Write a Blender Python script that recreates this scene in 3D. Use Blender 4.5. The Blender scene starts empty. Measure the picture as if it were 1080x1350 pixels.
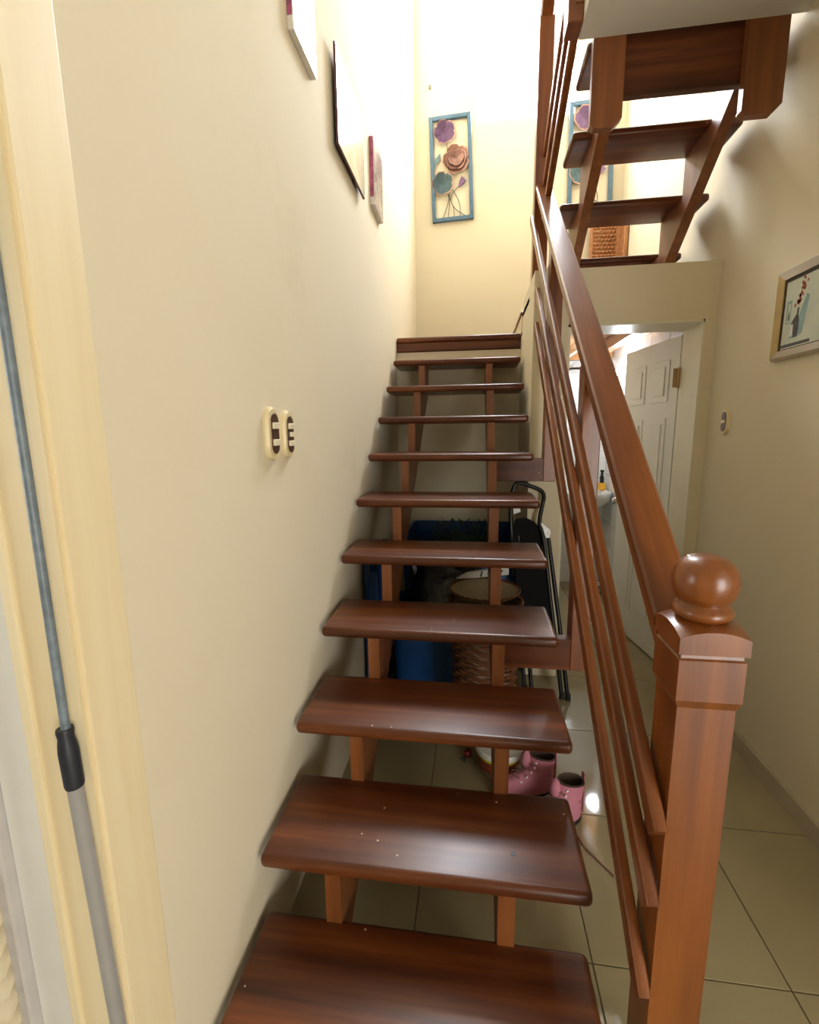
import bpy, bmesh, math, random
from mathutils import Vector, Matrix
random.seed(7)
SC = bpy.context.scene
COL = SC.collection

# ------------------------------------------------------------------ camera
F_PX, YAW, PITCH, ROLL = 607.95, -0.139, 0.1695, 0.0117
CAM = (0.515, -0.8895, 1.3738)
cam_d = bpy.data.cameras.new('camera')
cam = bpy.data.objects.new('camera', cam_d)
COL.objects.link(cam)
cam_d.sensor_fit = 'HORIZONTAL'
cam_d.sensor_width = 36.0
cam_d.lens = F_PX / 1080.0 * 36.0
cam_d.clip_start = 0.02
fwd = Vector((math.sin(YAW) * math.cos(PITCH), math.cos(YAW) * math.cos(PITCH), -math.sin(PITCH)))
rgt = Vector((math.cos(YAW), -math.sin(YAW), 0))
dwn = fwd.cross(rgt)
r2 = math.cos(ROLL) * rgt + math.sin(ROLL) * dwn
d2 = -math.sin(ROLL) * rgt + math.cos(ROLL) * dwn
mw = Matrix((r2, -d2, -fwd)).transposed().to_4x4()
mw.translation = Vector(CAM)
cam.matrix_world = mw
SC.camera = cam

# ------------------------------------------------------------------ world, lights, exposure
world = bpy.data.worlds.new('sky'); SC.world = world
world.use_nodes = True
bgn = world.node_tree.nodes['Background']
bgn.inputs[0].default_value = (0.86, 0.93, 1.0, 1)
bgn.inputs[1].default_value = 3.0
SC.view_settings.view_transform = 'Standard'
SC.view_settings.look = 'None'
SC.view_settings.gamma = 1.0
SC.view_settings.use_curve_mapping = False
SC.view_settings.exposure = 0.0

def area_light(name, loc, rot, sx, sy, power, color):
    l = bpy.data.lights.new(name, 'AREA'); l.shape = 'RECTANGLE'
    l.size = sx; l.size_y = sy; l.energy = power; l.color = color
    o = bpy.data.objects.new(name, l); COL.objects.link(o)
    o.location = loc; o.rotation_euler = rot
    return o
PI = math.pi
# daylight through the stairwell window (back wall, in view), the living room window behind the viewer and the side room's window
area_light('daylight_stairwell_window', (0.885, 3.455, 4.48), (-PI / 2, 0, 0), 0.78, 1.28, 270, (0.86, 0.92, 1.0))
area_light('window_living_room_offscreen', (2.85, -3.28, 1.10), (PI / 2, 0, 0), 1.9, 2.1, 105, (1.0, 0.94, 0.84))
area_light('window_side_room_offscreen', (-2.28, -1.1, 1.5), (0, -PI / 2, 0), 1.2, 1.2, 26, (1.0, 0.95, 0.86))

# ------------------------------------------------------------------ materials
def new_mat(name):
    m = bpy.data.materials.new(name); m.use_nodes = True
    nt = m.node_tree
    return m, nt, nt.nodes['Principled BSDF']
def ramp(nt, stops):
    r = nt.nodes.new('ShaderNodeValToRGB')
    els = r.color_ramp.elements
    while len(els) < len(stops): els.new(0.5)
    for e, (p, c) in zip(els, stops):
        e.position = p; e.color = (*c, 1)
    return r
def plain(name, col, rough=0.5, metal=0.0, var=0.06, scale=14, bump=0.0, bscale=None, coat=0.0, spec=0.5):
    m, nt, b = new_mat(name)
    tc = nt.nodes.new('ShaderNodeTexCoord')
    n = nt.nodes.new('ShaderNodeTexNoise'); n.inputs['Scale'].default_value = scale; n.inputs['Detail'].default_value = 5
    nt.links.new(tc.outputs['Object'], n.inputs['Vector'])
    lo = tuple(max(0, c * (1 - var)) for c in col); hi = tuple(min(1, c * (1 + var)) for c in col)
    r = ramp(nt, [(0.3, lo), (0.7, hi)])
    nt.links.new(n.outputs['Fac'], r.inputs[0])
    nt.links.new(r.outputs[0], b.inputs['Base Color'])
    b.inputs['Roughness'].default_value = rough
    b.inputs['Metallic'].default_value = metal
    b.inputs['Coat Weight'].default_value = coat
    b.inputs['Coat Roughness'].default_value = 0.08
    b.inputs['Specular IOR Level'].default_value = spec
    if bump:
        n2 = nt.nodes.new('ShaderNodeTexNoise'); n2.inputs['Scale'].default_value = bscale or scale * 6; n2.inputs['Detail'].default_value = 4
        nt.links.new(tc.outputs['Object'], n2.inputs['Vector'])
        bp = nt.nodes.new('ShaderNodeBump'); bp.inputs['Strength'].default_value = bump; bp.inputs['Distance'].default_value = 0.01
        nt.links.new(n2.outputs['Fac'], bp.inputs['Height']); nt.links.new(bp.outputs[0], b.inputs['Normal'])
    return m
def wood(name, dark, mid, light, axis, rough=0.3, coat=0.4, specks=False, gs=1.0, spec=0.5, rotx=0.0):
    m, nt, b = new_mat(name)
    tc = nt.nodes.new('ShaderNodeTexCoord'); oi = nt.nodes.new('ShaderNodeObjectInfo')
    add = nt.nodes.new('ShaderNodeVectorMath'); add.operation = 'ADD'
    mul = nt.nodes.new('ShaderNodeMath'); mul.operation = 'MULTIPLY'; mul.inputs[1].default_value = 37.0
    nt.links.new(oi.outputs['Random'], mul.inputs[0])
    nt.links.new(tc.outputs['Object'], add.inputs[0]); nt.links.new(mul.outputs[0], add.inputs[1])
    mp = nt.nodes.new('ShaderNodeMapping')
    s = [22 * gs, 22 * gs, 22 * gs]; s['xyz'.index(axis)] = 1.1 * gs
    mp.inputs['Scale'].default_value = s
    rm = nt.nodes.new('ShaderNodeMapping'); rm.inputs['Rotation'].default_value = (rotx, 0, 0)
    nt.links.new(add.outputs[0], rm.inputs['Vector']); nt.links.new(rm.outputs[0], mp.inputs['Vector'])
    n = nt.nodes.new('ShaderNodeTexNoise'); n.inputs['Scale'].default_value = 1.0; n.inputs['Detail'].default_value = 6; n.inputs['Roughness'].default_value = 0.62
    nt.links.new(mp.outputs[0], n.inputs['Vector'])
    r = ramp(nt, [(0.28, dark), (0.52, mid), (0.76, light)])
    nt.links.new(n.outputs['Fac'], r.inputs[0])
    col_out = r.outputs[0]
    if specks:
        v = nt.nodes.new('ShaderNodeTexVoronoi'); v.inputs['Scale'].default_value = 17.0
        nt.links.new(add.outputs[0], v.inputs['Vector'])
        lt = nt.nodes.new('ShaderNodeMath'); lt.operation = 'LESS_THAN'; lt.inputs[1].default_value = 0.045
        nt.links.new(v.outputs['Distance'], lt.inputs[0])
        sep = nt.nodes.new('ShaderNodeSeparateColor'); nt.links.new(v.outputs['Color'], sep.inputs[0])
        gt = nt.nodes.new('ShaderNodeMath'); gt.operation = 'GREATER_THAN'; gt.inputs[1].default_value = 0.6
        nt.links.new(sep.outputs[0], gt.inputs[0])
        mm = nt.nodes.new('ShaderNodeMath'); mm.operation = 'MULTIPLY'
        nt.links.new(lt.outputs[0], mm.inputs[0]); nt.links.new(gt.outputs[0], mm.inputs[1])
        mx = nt.nodes.new('ShaderNodeMix'); mx.data_type = 'RGBA'
        nt.links.new(mm.outputs[0], mx.inputs['Factor']); nt.links.new(col_out, mx.inputs['A'])
        mx.inputs['B'].default_value = (0.62, 0.45, 0.3, 1)
        col_out = mx.outputs['Result']
    nt.links.new(col_out, b.inputs['Base Color'])
    b.inputs['Roughness'].default_value = rough
    b.inputs['Coat Weight'].default_value = coat; b.inputs['Coat Roughness'].default_value = 0.28
    b.inputs['Specular IOR Level'].default_value = spec
    bp = nt.nodes.new('ShaderNodeBump'); bp.inputs['Strength'].default_value = 0.05; bp.inputs['Distance'].default_value = 0.004
    nt.links.new(n.outputs['Fac'], bp.inputs['Height']); nt.links.new(bp.outputs[0], b.inputs['Normal'])
    return m
def wallpaint(name, a, bcol, stain, rough=0.9):
    m, nt, b = new_mat(name)
    tc = nt.nodes.new('ShaderNodeTexCoord')
    n = nt.nodes.new('ShaderNodeTexNoise'); n.inputs['Scale'].default_value = 1.6; n.inputs['Detail'].default_value = 7; n.inputs['Roughness'].default_value = 0.6
    nt.links.new(tc.outputs['Object'], n.inputs['Vector'])
    r = ramp(nt, [(0.3, a), (0.62, bcol), (0.8, stain)])
    nt.links.new(n.outputs['Fac'], r.inputs[0]); nt.links.new(r.outputs[0], b.inputs['Base Color'])
    b.inputs['Roughness'].default_value = rough; b.inputs['Specular IOR Level'].default_value = 0.2
    n2 = nt.nodes.new('ShaderNodeTexNoise'); n2.inputs['Scale'].default_value = 9; n2.inputs['Detail'].default_value = 8
    nt.links.new(tc.outputs['Object'], n2.inputs['Vector'])
    bp = nt.nodes.new('ShaderNodeBump'); bp.inputs['Strength'].default_value = 0.10; bp.inputs['Distance'].default_value = 0.015
    nt.links.new(n2.outputs['Fac'], bp.inputs['Height']); nt.links.new(bp.outputs[0], b.inputs['Normal'])
    return m
def emit(name, col, strength):
    m, nt, b = new_mat(name)
    b.inputs['Base Color'].default_value = (*col, 1)
    b.inputs['Emission Color'].default_value = (*col, 1); b.inputs['Emission Strength'].default_value = strength
    return m
def glass(name):
    m = bpy.data.materials.new(name); m.use_nodes = True; nt = m.node_tree
    nt.nodes.remove(nt.nodes['Principled BSDF'])
    t = nt.nodes.new('ShaderNodeBsdfTransparent'); g = nt.nodes.new('ShaderNodeBsdfGlossy'); g.inputs['Roughness'].default_value = 0.02
    mx = nt.nodes.new('ShaderNodeMixShader')
    mx.inputs[0].default_value = 0.05; nt.links.new(t.outputs[0], mx.inputs[1]); nt.links.new(g.outputs[0], mx.inputs[2])
    nt.links.new(mx.outputs[0], nt.nodes['Material Output'].inputs[0])
    return m

M = {}
M['cream'] = wallpaint('cream_wall_paint', (0.775, 0.70, 0.54), (0.75, 0.67, 0.50), (0.68, 0.59, 0.42))
M['soffit'] = wallpaint('off_white_ceiling_paint', (0.66, 0.63, 0.58), (0.64, 0.61, 0.56), (0.60, 0.57, 0.51))
M['white'] = plain('white_paint', (0.80, 0.80, 0.77), 0.35, var=0.02)
M['jamb'] = plain('cream_white_jamb_paint', (0.78, 0.73, 0.58), 0.4, var=0.03)
WD = ((0.036, 0.009, 0.003), (0.105, 0.027, 0.007), (0.21, 0.062, 0.013))
M['wood_x'] = wood('varnished_mahogany_treads', *WD, 'x', rough=0.36, coat=0.28, specks=True, spec=0.3)
M['wood_y'] = wood('varnished_mahogany_rails', (0.09, 0.023, 0.006), (0.18, 0.052, 0.010), (0.26, 0.082, 0.016), 'y', rough=0.34, coat=0.35, spec=0.35, rotx=-math.atan(0.83))
M['wood_z'] = wood('varnished_mahogany_posts', (0.085, 0.020, 0.004), (0.185, 0.049, 0.006), (0.28, 0.083, 0.011), 'z', rough=0.3, coat=0.5)
M['wood_s'] = wood('brown_stringer_wood', (0.13, 0.040, 0.011), (0.21, 0.067, 0.017), (0.28, 0.096, 0.026), 'z', rough=0.45, coat=0.2)
M['plank'] = wood('orange_ceiling_planks', (0.42, 0.19, 0.06), (0.55, 0.27, 0.09), (0.66, 0.36, 0.14), 'y', rough=0.4)
M['pine'] = wood('pale_pine', (0.80, 0.66, 0.41), (0.86, 0.74, 0.49), (0.88, 0.79, 0.56), 'z', rough=0.5, coat=0.1, gs=0.7)
M['knot'] = plain('dark_pine_knot', (0.12, 0.05, 0.02), 0.6, var=0.3, scale=60)
M['tile'] = plain('olive_beige_floor_tile', (0.36, 0.305, 0.178), 0.05, var=0.09, scale=3.2, coat=0.0)
M['grout'] = plain('floor_grout', (0.16, 0.13, 0.08), 0.8)
M['skirt'] = plain('beige_skirting_tile', (0.50, 0.43, 0.31), 0.25, var=0.08, scale=6)
M['wtile'] = plain('white_wall_tile', (0.80, 0.82, 0.82), 0.12, var=0.02)
M['wgrout'] = plain('grey_wall_grout', (0.42, 0.43, 0.43), 0.8)
M['blue'] = plain('blue_plastic', (0.009, 0.062, 0.21), 0.35, var=0.12)
M['black'] = plain('black_plastic', (0.008, 0.008, 0.009), 0.35)
M['bag'] = plain('black_bag_plastic', (0.003, 0.0035, 0.004), 0.25, bump=0.5, bscale=22)
M['cloth'] = plain('black_seat_vinyl', (0.003, 0.003, 0.003), 0.6, spec=0.1)
M['steel'] = plain('grey_metal', (0.42, 0.42, 0.40), 0.35, metal=0.8)
M['bluegrey'] = plain('blue_grey_pole_coating', (0.17, 0.22, 0.27), 0.4, var=0.22, scale=70)
M['greytube'] = plain('grey_painted_tube', (0.34, 0.34, 0.34), 0.35, var=0.05)
M['lilac'] = plain('pale_grey_paint', (0.55, 0.53, 0.53), 0.4, var=0.06)
M['grip'] = plain('dark_grip_rubber', (0.018, 0.022, 0.035), 0.45)
M['slate'] = plain('slate_blue_frame_metal', (0.085, 0.16, 0.24), 0.45, var=0.15, scale=20)
M['fl_purple'] = plain('purple_patina_metal', (0.20, 0.11, 0.22), 0.4, metal=0.4, var=0.25, scale=40)
M['fl_copper'] = plain('copper_petal_metal', (0.42, 0.24, 0.20), 0.35, metal=0.5, var=0.25, scale=40)
M['fl_teal'] = plain('teal_patina_metal', (0.12, 0.19, 0.22), 0.4, metal=0.4, var=0.25, scale=40)
M['fl_edge'] = plain('bright_copper_edge', (0.65, 0.38, 0.28), 0.3, metal=0.6)
M['wire'] = plain('dark_wire', (0.03, 0.03, 0.03), 0.4, metal=0.5)
M['ivory'] = plain('ivory_switch_plastic', (0.78, 0.66, 0.40), 0.3, var=0.02)
M['ivory_w'] = plain('pale_switch_plastic', (0.82, 0.74, 0.55), 0.3, var=0.02)
M['swbrown'] = plain('brown_switch_insert', (0.085, 0.045, 0.032), 0.3)
M['wicker'] = plain('brown_wicker', (0.14, 0.05, 0.018), 0.5, var=0.4, scale=40)
M['wicker_in'] = plain('pale_woven_fabric', (0.45, 0.38, 0.24), 0.7, var=0.3, scale=150)
M['pink'] = plain('pink_nubuck', (0.52, 0.19, 0.26), 0.7, var=0.06, bump=0.1)
M['pink_d'] = plain('dusty_pink_leather', (0.45, 0.17, 0.20), 0.6)
M['sole'] = plain('black_rubber_sole', (0.012, 0.011, 0.01), 0.6)
M['lining'] = plain('dark_brown_lining', (0.07, 0.045, 0.03), 0.8)
M['eyelet'] = plain('white_eyelet', (0.8, 0.75, 0.72), 0.3)
M['lace'] = plain('brown_shoelace', (0.22, 0.10, 0.07), 0.8)
M['lid'] = plain('white_plastic_lid', (0.74, 0.75, 0.72), 0.35)
M['lab_y'] = plain('lime_label', (0.55, 0.55, 0.03), 0.35)
M['lab_r'] = plain('red_brown_label', (0.24, 0.045, 0.02), 0.35, var=0.3, scale=30)
M['clear'] = plain('milky_plastic', (0.45, 0.42, 0.36), 0.3)
M['red'] = plain('glossy_red', (0.20, 0.01, 0.012), 0.15)
M['green'] = plain('dark_green_foliage', (0.012, 0.045, 0.022), 0.7, var=0.4, scale=40)
M['gold'] = plain('champagne_gold_frame', (0.60, 0.46, 0.24), 0.3, metal=0.7, var=0.08)
M['silver'] = plain('silver_frame', (0.62, 0.56, 0.50), 0.28, metal=0.7, var=0.05)
M['liner'] = plain('dark_brown_liner', (0.035, 0.024, 0.016), 0.5)
M['print'] = plain('pale_green_print', (0.55, 0.58, 0.47), 0.4, var=0.08, scale=9)
M['print_t'] = plain('teal_print', (0.24, 0.37, 0.37), 0.4, var=0.15, scale=20)
M['print_d'] = plain('dark_grey_print', (0.05, 0.05, 0.055), 0.4, var=0.3, scale=40)
M['print_r'] = plain('coral_print', (0.45, 0.12, 0.07), 0.5)
M['print_w'] = plain('white_print', (0.72, 0.72, 0.66), 0.4)
M['canvas_w'] = plain('white_canvas_edge', (0.74, 0.70, 0.64), 0.5)
M['canvas_p'] = plain('magenta_canvas_print', (0.42, 0.10, 0.20), 0.4, var=0.5, scale=25)
M['canvas_m'] = plain('mottled_floral_canvas_print', (0.38, 0.30, 0.29), 0.22, var=0.6, scale=22, coat=0.7)
M['gloss'] = plain('glossy_pale_print', (0.46, 0.40, 0.34), 0.12, var=0.2, scale=10, coat=1.0)
M['mdf'] = plain('dark_purple_board_edge', (0.09, 0.035, 0.045), 0.5)
M['rattan'] = plain('orange_brown_rattan', (0.45, 0.20, 0.075), 0.55, var=0.25, scale=60)
M['porcelain'] = plain('white_porcelain', (0.85, 0.85, 0.83), 0.12, var=0.01)
M['chrome'] = plain('chrome', (0.6, 0.6, 0.6), 0.15, metal=1.0)
M['brass'] = plain('tarnished_brass', (0.42, 0.30, 0.16), 0.35, metal=0.6)
M['soap'] = plain('orange_yellow_plastic', (0.80, 0.40, 0.03), 0.4)
M['purple'] = plain('purple_plastic', (0.16, 0.02, 0.18), 0.4)
M['slat'] = plain('cream_louvre_slat', (0.78, 0.69, 0.50), 0.4)
M['bulb'] = emit('lit_bulb', (0.93, 0.97, 1.0), 12)
M['glass'] = glass('window_glass')
M['mark'] = plain('grey_wall_mark', (0.2, 0.18, 0.16), 0.6)

# ------------------------------------------------------------------ mesh helpers
WL = {}     # world location of every object
def obj(name, bm, mat, parent=None, smooth=False, label=None, sm_angle=None):
    bmesh.ops.recalc_face_normals(bm, faces=bm.faces[:])
    xs = [v.co for v in bm.verts]
    c = Vector([(min(v[i] for v in xs) + max(v[i] for v in xs)) / 2 for i in range(3)])
    for v in bm.verts: v.co -= c
    me = bpy.data.meshes.new(name); bm.to_mesh(me); bm.free()
    if smooth:
        for p in me.polygons: p.use_smooth = True
        if sm_angle is None: sm_angle = 40
        me.set_sharp_from_angle(angle=math.radians(sm_angle))
    mats = mat if isinstance(mat, (list, tuple)) else [mat]
    for k in mats: me.materials.append(M[k])
    o = bpy.data.objects.new(name, me); COL.objects.link(o)
    WL[o] = c
    if parent: o.parent = parent; o.location = c - WL[parent]
    else: o.location = c
    if label: o['label'] = label
    return o
def tag(o, label, cat, group=None):
    o['label'] = label; o['category'] = cat
    if group: o['group'] = group
    return o
def thing(name, loc, label, cat, group=None):
    o = bpy.data.objects.new(name, None); COL.objects.link(o)
    o.location = loc; WL[o] = Vector(loc); o.empty_display_size = 0.05
    return tag(o, label, cat, group)
def struct_empty(name, loc):
    o = bpy.data.objects.new(name, None); COL.objects.link(o)
    o.location = loc; WL[o] = Vector(loc); o['kind'] = 'structure'
    return o
def struct(name, bm, mat, parent=None):
    o = obj(name, bm, mat, parent)
    if parent is None: o['kind'] = 'structure'
    return o
def B(): return bmesh.new()
def box(bm, x0, x1, y0, y1, z0, z1, bev=0.0, seg=2, mi=0):
    g = bmesh.ops.create_cube(bm, size=1.0)['verts']
    for v in g:
        v.co = Vector((x0 + (v.co.x + .5) * (x1 - x0), y0 + (v.co.y + .5) * (y1 - y0), z0 + (v.co.z + .5) * (z1 - z0)))
    es = {e for v in g for e in v.link_edges}; fs = {f for v in g for f in v.link_faces}
    for f in fs: f.material_index = mi
    if bev:
        r = bmesh.ops.bevel(bm, geom=list(es), offset=bev, segments=seg, affect='EDGES', profile=0.5, clamp_overlap=True)
        for f in r['faces']: f.material_index = mi
    return bm
def bx(*a, **k): return box(B(), *a, **k)
def prism(bm, pts, ax, a0, a1, mi=0):
    """polygon pts (2d) extruded along axis ax from a0 to a1; 2d coords are the two other axes in order"""
    def mk(p, a):
        q = list(p); q.insert('xyz'.index(ax), a); return Vector(q)
    v0 = [bm.verts.new(mk(p, a0)) for p in pts]; v1 = [bm.verts.new(mk(p, a1)) for p in pts]
    n = len(pts); fs = [bm.faces.new(v0), bm.faces.new(v1[::-1])]
    for i in range(n): fs.append(bm.faces.new((v0[i], v0[(i + 1) % n], v1[(i + 1) % n], v1[i])))
    for f in fs: f.material_index = mi
    return bm
def sweep(bm, prof, p0, p1, side=(1, 0, 0), plumb=False, mi=0):
    """2d profile (u along side, v perpendicular) swept straight from p0 to p1"""
    p0, p1 = Vector(p0), Vector(p1); d = (p1 - p0).normalized(); s = Vector(side)
    s = (s - d * s.dot(d)).normalized(); u = s.cross(d).normalized()
    if u.z < 0: u = -u
    def at(p, pr):
        q = p + s * pr[0] + u * pr[1]
        if plumb: q += d * ((p.y - q.y) / d.y)
        return bm.verts.new(q)
    a = [at(p0, k) for k in prof]; b = [at(p1, k) for k in prof]; n = len(prof)
    fs = [bm.faces.new(a), bm.faces.new(b[::-1])]
    for i in range(n): fs.append(bm.faces.new((a[i], a[(i + 1) % n], b[(i + 1) % n], b[i])))
    for f in fs: f.material_index = mi
    return bm
def rrect(w, h, r, n=3):
    pts = []
    for cx, cy, a0 in ((w / 2 - r, h / 2 - r, 0), (-w / 2 + r, h / 2 - r, 90), (-w / 2 + r, -h / 2 + r, 180), (w / 2 - r, -h / 2 + r, 270)):
        for k in range(n + 1):
            a = math.radians(a0 + 90 * k / n); pts.append((cx + r * math.cos(a), cy + r * math.sin(a)))
    return pts
def tube(bm, path, r, n=8, closed=False, mi=0, cap=True):
    path = [Vector(p) for p in path]; rings = []; m = len(path)
    rr = r if isinstance(r, (list, tuple)) else [r] * m
    prev = None
    for i, p in enumerate(path):
        a = path[(i - 1) % m] if (closed or i) else path[0]
        b = path[(i + 1) % m] if (closed or i < m - 1) else path[-1]
        t = (b - a).normalized()
        if prev is None:
            ref = Vector((0, 0, 1)) if abs(t.z) < 0.9 else Vector((1, 0, 0)); s = t.cross(ref).normalized()
        else:
            s = (prev - t * prev.dot(t)).normalized()
        prev = s; u = s.cross(t)
        rings.append([bm.verts.new(p + (s * math.cos(2 * PI * k / n) + u * math.sin(2 * PI * k / n)) * rr[i]) for k in range(n)])
    fs = []
    for i in range(m if closed else m - 1):
        a, b = rings[i], rings[(i + 1) % m]
        for k in range(n): fs.append(bm.faces.new((a[k], a[(k + 1) % n], b[(k + 1) % n], b[k])))
    if not closed and cap: fs += [bm.faces.new(rings[0][::-1]), bm.faces.new(rings[-1])]
    for f in fs: f.material_index = mi
    return bm
def smooth_path(pts, sub=5):
    P = [Vector(p) for p in pts]; out = []
    for i in range(len(P) - 1):
        p0 = P[max(i - 1, 0)]; p1 = P[i]; p2 = P[i + 1]; p3 = P[min(i + 2, len(P) - 1)]
        for k in range(sub):
            t = k / sub
            out.append(0.5 * ((2 * p1) + (-p0 + p2) * t + (2 * p0 - 5 * p1 + 4 * p2 - p3) * t * t + (-p0 + 3 * p1 - 3 * p2 + p3) * t ** 3))
    out.append(P[-1]); return out
def lathe(bm, prof, c, n=24, axis='z', mi=0, capb=True, capt=True):
    rings = []
    c = Vector(c)
    for r, h in prof:
        ring = []
        for k in range(n):
            a = 2 * PI * k / n
            q = {'z': (r * math.cos(a), r * math.sin(a), h), 'y': (r * math.cos(a), h, r * math.sin(a)), 'x': (h, r * math.cos(a), r * math.sin(a))}[axis]
            ring.append(bm.verts.new(c + Vector(q)))
        rings.append(ring)
    fs = []
    for a, b in zip(rings, rings[1:]):
        for k in range(n): fs.append(bm.faces.new((a[k], a[(k + 1) % n], b[(k + 1) % n], b[k])))
    if capb: fs.append(bm.faces.new(rings[0][::-1]))
    if capt: fs.append(bm.faces.new(rings[-1]))
    for f in fs: f.material_index = mi
    return bm
def rot_about(bm, c, axis, ang, verts=None):
    bmesh.ops.rotate(bm, cent=Vector(c), matrix=Matrix.Rotation(ang, 3, axis), verts=verts or bm.verts[:])
    return bm

XR = 1.667            # right wall
YB = 3.36             # back wall
RISE, RUN = 0.18, 0.2535

# ================================================================== STRUCTURE
# ---- floor: grout bed and tiles
floor = struct('floor', bx(-2.3, 4.3, -3.3, 3.5, -0.12, -0.004), 'grout')
txl = [0.365 + 0.4735 * k for k in range(-6, 9)]; tyl = [0.155 + 0.4945 * k for k in range(-7, 8)]
g = 0.0016
for i in range(len(txl) - 1):
    for j in range(len(tyl) - 1):
        x0, x1 = txl[i] + g, txl[i + 1] - g
        if tyl[j] > -0.5: x1 = min(x1, XR + 0.05)
        y0, y1 = tyl[j] + g, min(tyl[j + 1] - g, 3.42)
        if y0 < -3.32 or x0 < -2.35 or x1 - x0 < .02 or y1 - y0 < .02: continue
        obj('tile', bx(x0, x1, y0, y1, -0.006, 0.0, bev=0.001, seg=1), 'tile', floor)

# ---- walls
def wall_with_hole(bm, plane, a0, a1, z0, z1, t0, t1, holes):
    """wall along 'x' (plane 'y') or along 'y' (plane 'x') with rectangular holes [(h0,h1,zz0,zz1)]"""
    def add(u0, u1, v0, v1):
        if u1 - u0 < 1e-4 or v1 - v0 < 1e-4: return
        if plane == 'y': box(bm, u0, u1, t0, t1, v0, v1)
        else: box(bm, t0, t1, u0, u1, v0, v1)
    cur = a0
    for h0, h1, q0, q1 in sorted(holes):
        add(cur, h0, z0, z1); add(h0, h1, z0, q0); add(h0, h1, q1, z1); cur = h1
    add(cur, a1, z0, z1); return bm
ZT = 5.45
struct('wall_left', wall_with_hole(B(), 'x', -3.4, YB + .2, 0, ZT, -0.165, 0.0, [(-1.25, -0.38, 0, 2.2)]), 'cream')
struct('wall_right', wall_with_hole(B(), 'x', -3.4, YB + .2, 0, ZT, XR, XR + 0.2, [(-3.2, -0.45, 0, 2.83)]), 'cream')
struct('wall_living_room_back', bx(XR + .2, 4.2, -0.45, -0.25, 0, 2.9), 'cream')
struct('wall_living_room_side', bx(4.2, 4.4, -3.4, -0.25, 0, 2.9), 'cream')
WX0, WX1, WZ0, WZ1 = 0.50, 1.27, 3.84, 5.12
struct('wall_back', wall_with_hole(B(), 'y', 0.0, XR, 0, ZT, YB, YB + 0.2, [(WX0, WX1, WZ0, WZ1)]), 'cream')
bm = wall_with_hole(B(), 'y', -2.4, 4.4, 0, 2.9, -3.4, -3.2, [(1.9, 3.8, 0.03, 2.15)])
wall_with_hole(bm, 'y', -2.4, 4.4, 2.9, ZT, -3.4, -3.2, [])
struct('wall_front', bm, 'cream')
struct('ceiling', bx(-2.4, XR + 0.2, -3.4, YB + 0.2, ZT, ZT + 0.12), 'soffit')
# upper floor slab (the soffit seen top right), with the open stairwell over the lower flight
struct('ceiling_hall', prism(B(), [(XR, 1.2), (0.889, 1.2), (0.889, -0.55), (0.0, -0.55), (0.0, -3.2), (4.2, -3.2), (4.2, -0.45), (XR, -0.45)], 'z', 2.83, 3.06), 'soffit')
# side room behind the left doorway
struct('wall_side_room', wall_with_hole(B(), 'x', -3.2, 1.6, 0, 3.0, -2.4, -2.2, [(-1.7, -0.5, 0.9, 2.1)]), 'cream')
struct('wall_side_room_far', bx(-2.2, -0.165, 1.5, 1.6, 0, 3.0), 'cream')
struct('ceiling_side_room', bx(-2.4, -0.165, -3.2, 1.6, 3.0, 3.1), 'soffit')
# door wall (front of the bathroom), parapet wall beside the upper steps
DX0, DX1, DZ = 0.978, 1.614, 1.90
struct('wall_bathroom_front', wall_with_hole(B(), 'y', 0.806, XR, 0, 2.16, 1.63, 1.85, [(DX0, DX1, 0, DZ)]), 'cream')
struct('wall_bathroom_side', bx(0.806, 0.90, 1.85, YB, 0, 1.97), 'cream')
struct('wall_parapet', bx(0.806, 0.90, 1.85, 2.20, 1.97, 2.16), 'cream')
# landing
struct('wall_under_landing', bx(0.0, 0.806, 2.28, 2.38, 0, 1.90), 'cream')
landing = struct('floor_landing', bx(0.0, 0.806, 2.285, YB, 1.90, 1.985), 'wood_x')
obj('nosing', bx(0.002, 0.80, 2.250, 2.30, 1.957, 1.992, bev=0.013, seg=4), 'wood_x', landing, True)
obj('fascia', bx(0.002, 0.803, 2.268, 2.287, 1.905, 1.960, bev=0.002, seg=1), 'wood_x', landing)
plat = struct('floor_platform', bx(0.806, XR, 1.85, YB, 2.07, 2.10), 'wood_x')
obj('nosing', bx(0.792, 0.83, 2.20, YB, 2.083, 2.108, bev=0.008, seg=3), 'wood_y', plat, True)
obj('riser', bx(0.800, 0.8065, 2.205, YB, 1.985, 2.083), 'cream', plat)
# bathroom ceiling: planks and beams
bceil = struct('ceiling_bathroom', bx(0.90, XR, 1.85, YB, 2.055, 2.07), 'wood_x')
xx = 0.905
while xx < XR - 0.02:
    x1 = min(xx + 0.092, XR - .002); obj('plank', bx(xx, x1 - 0.003, 1.855, YB - .002, 2.040, 2.056, bev=0.002, seg=1), 'plank', bceil); xx += 0.092
obj('beam', bx(1.46, 1.53, 1.86, YB - .02, 1.955, 2.042, bev=0.004, seg=1), 'wood_y', bceil)
obj('beam', bx(0.905, XR - .02, YB - 0.07, YB - .02, 1.965, 2.042, bev=0.004, seg=1), 'plank', bceil)
obj('beam', bx(0.905, XR - .005, 1.856, 1.90, 1.975, 2.042, bev=0.004, seg=1), 'wood_y', bceil)
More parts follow.
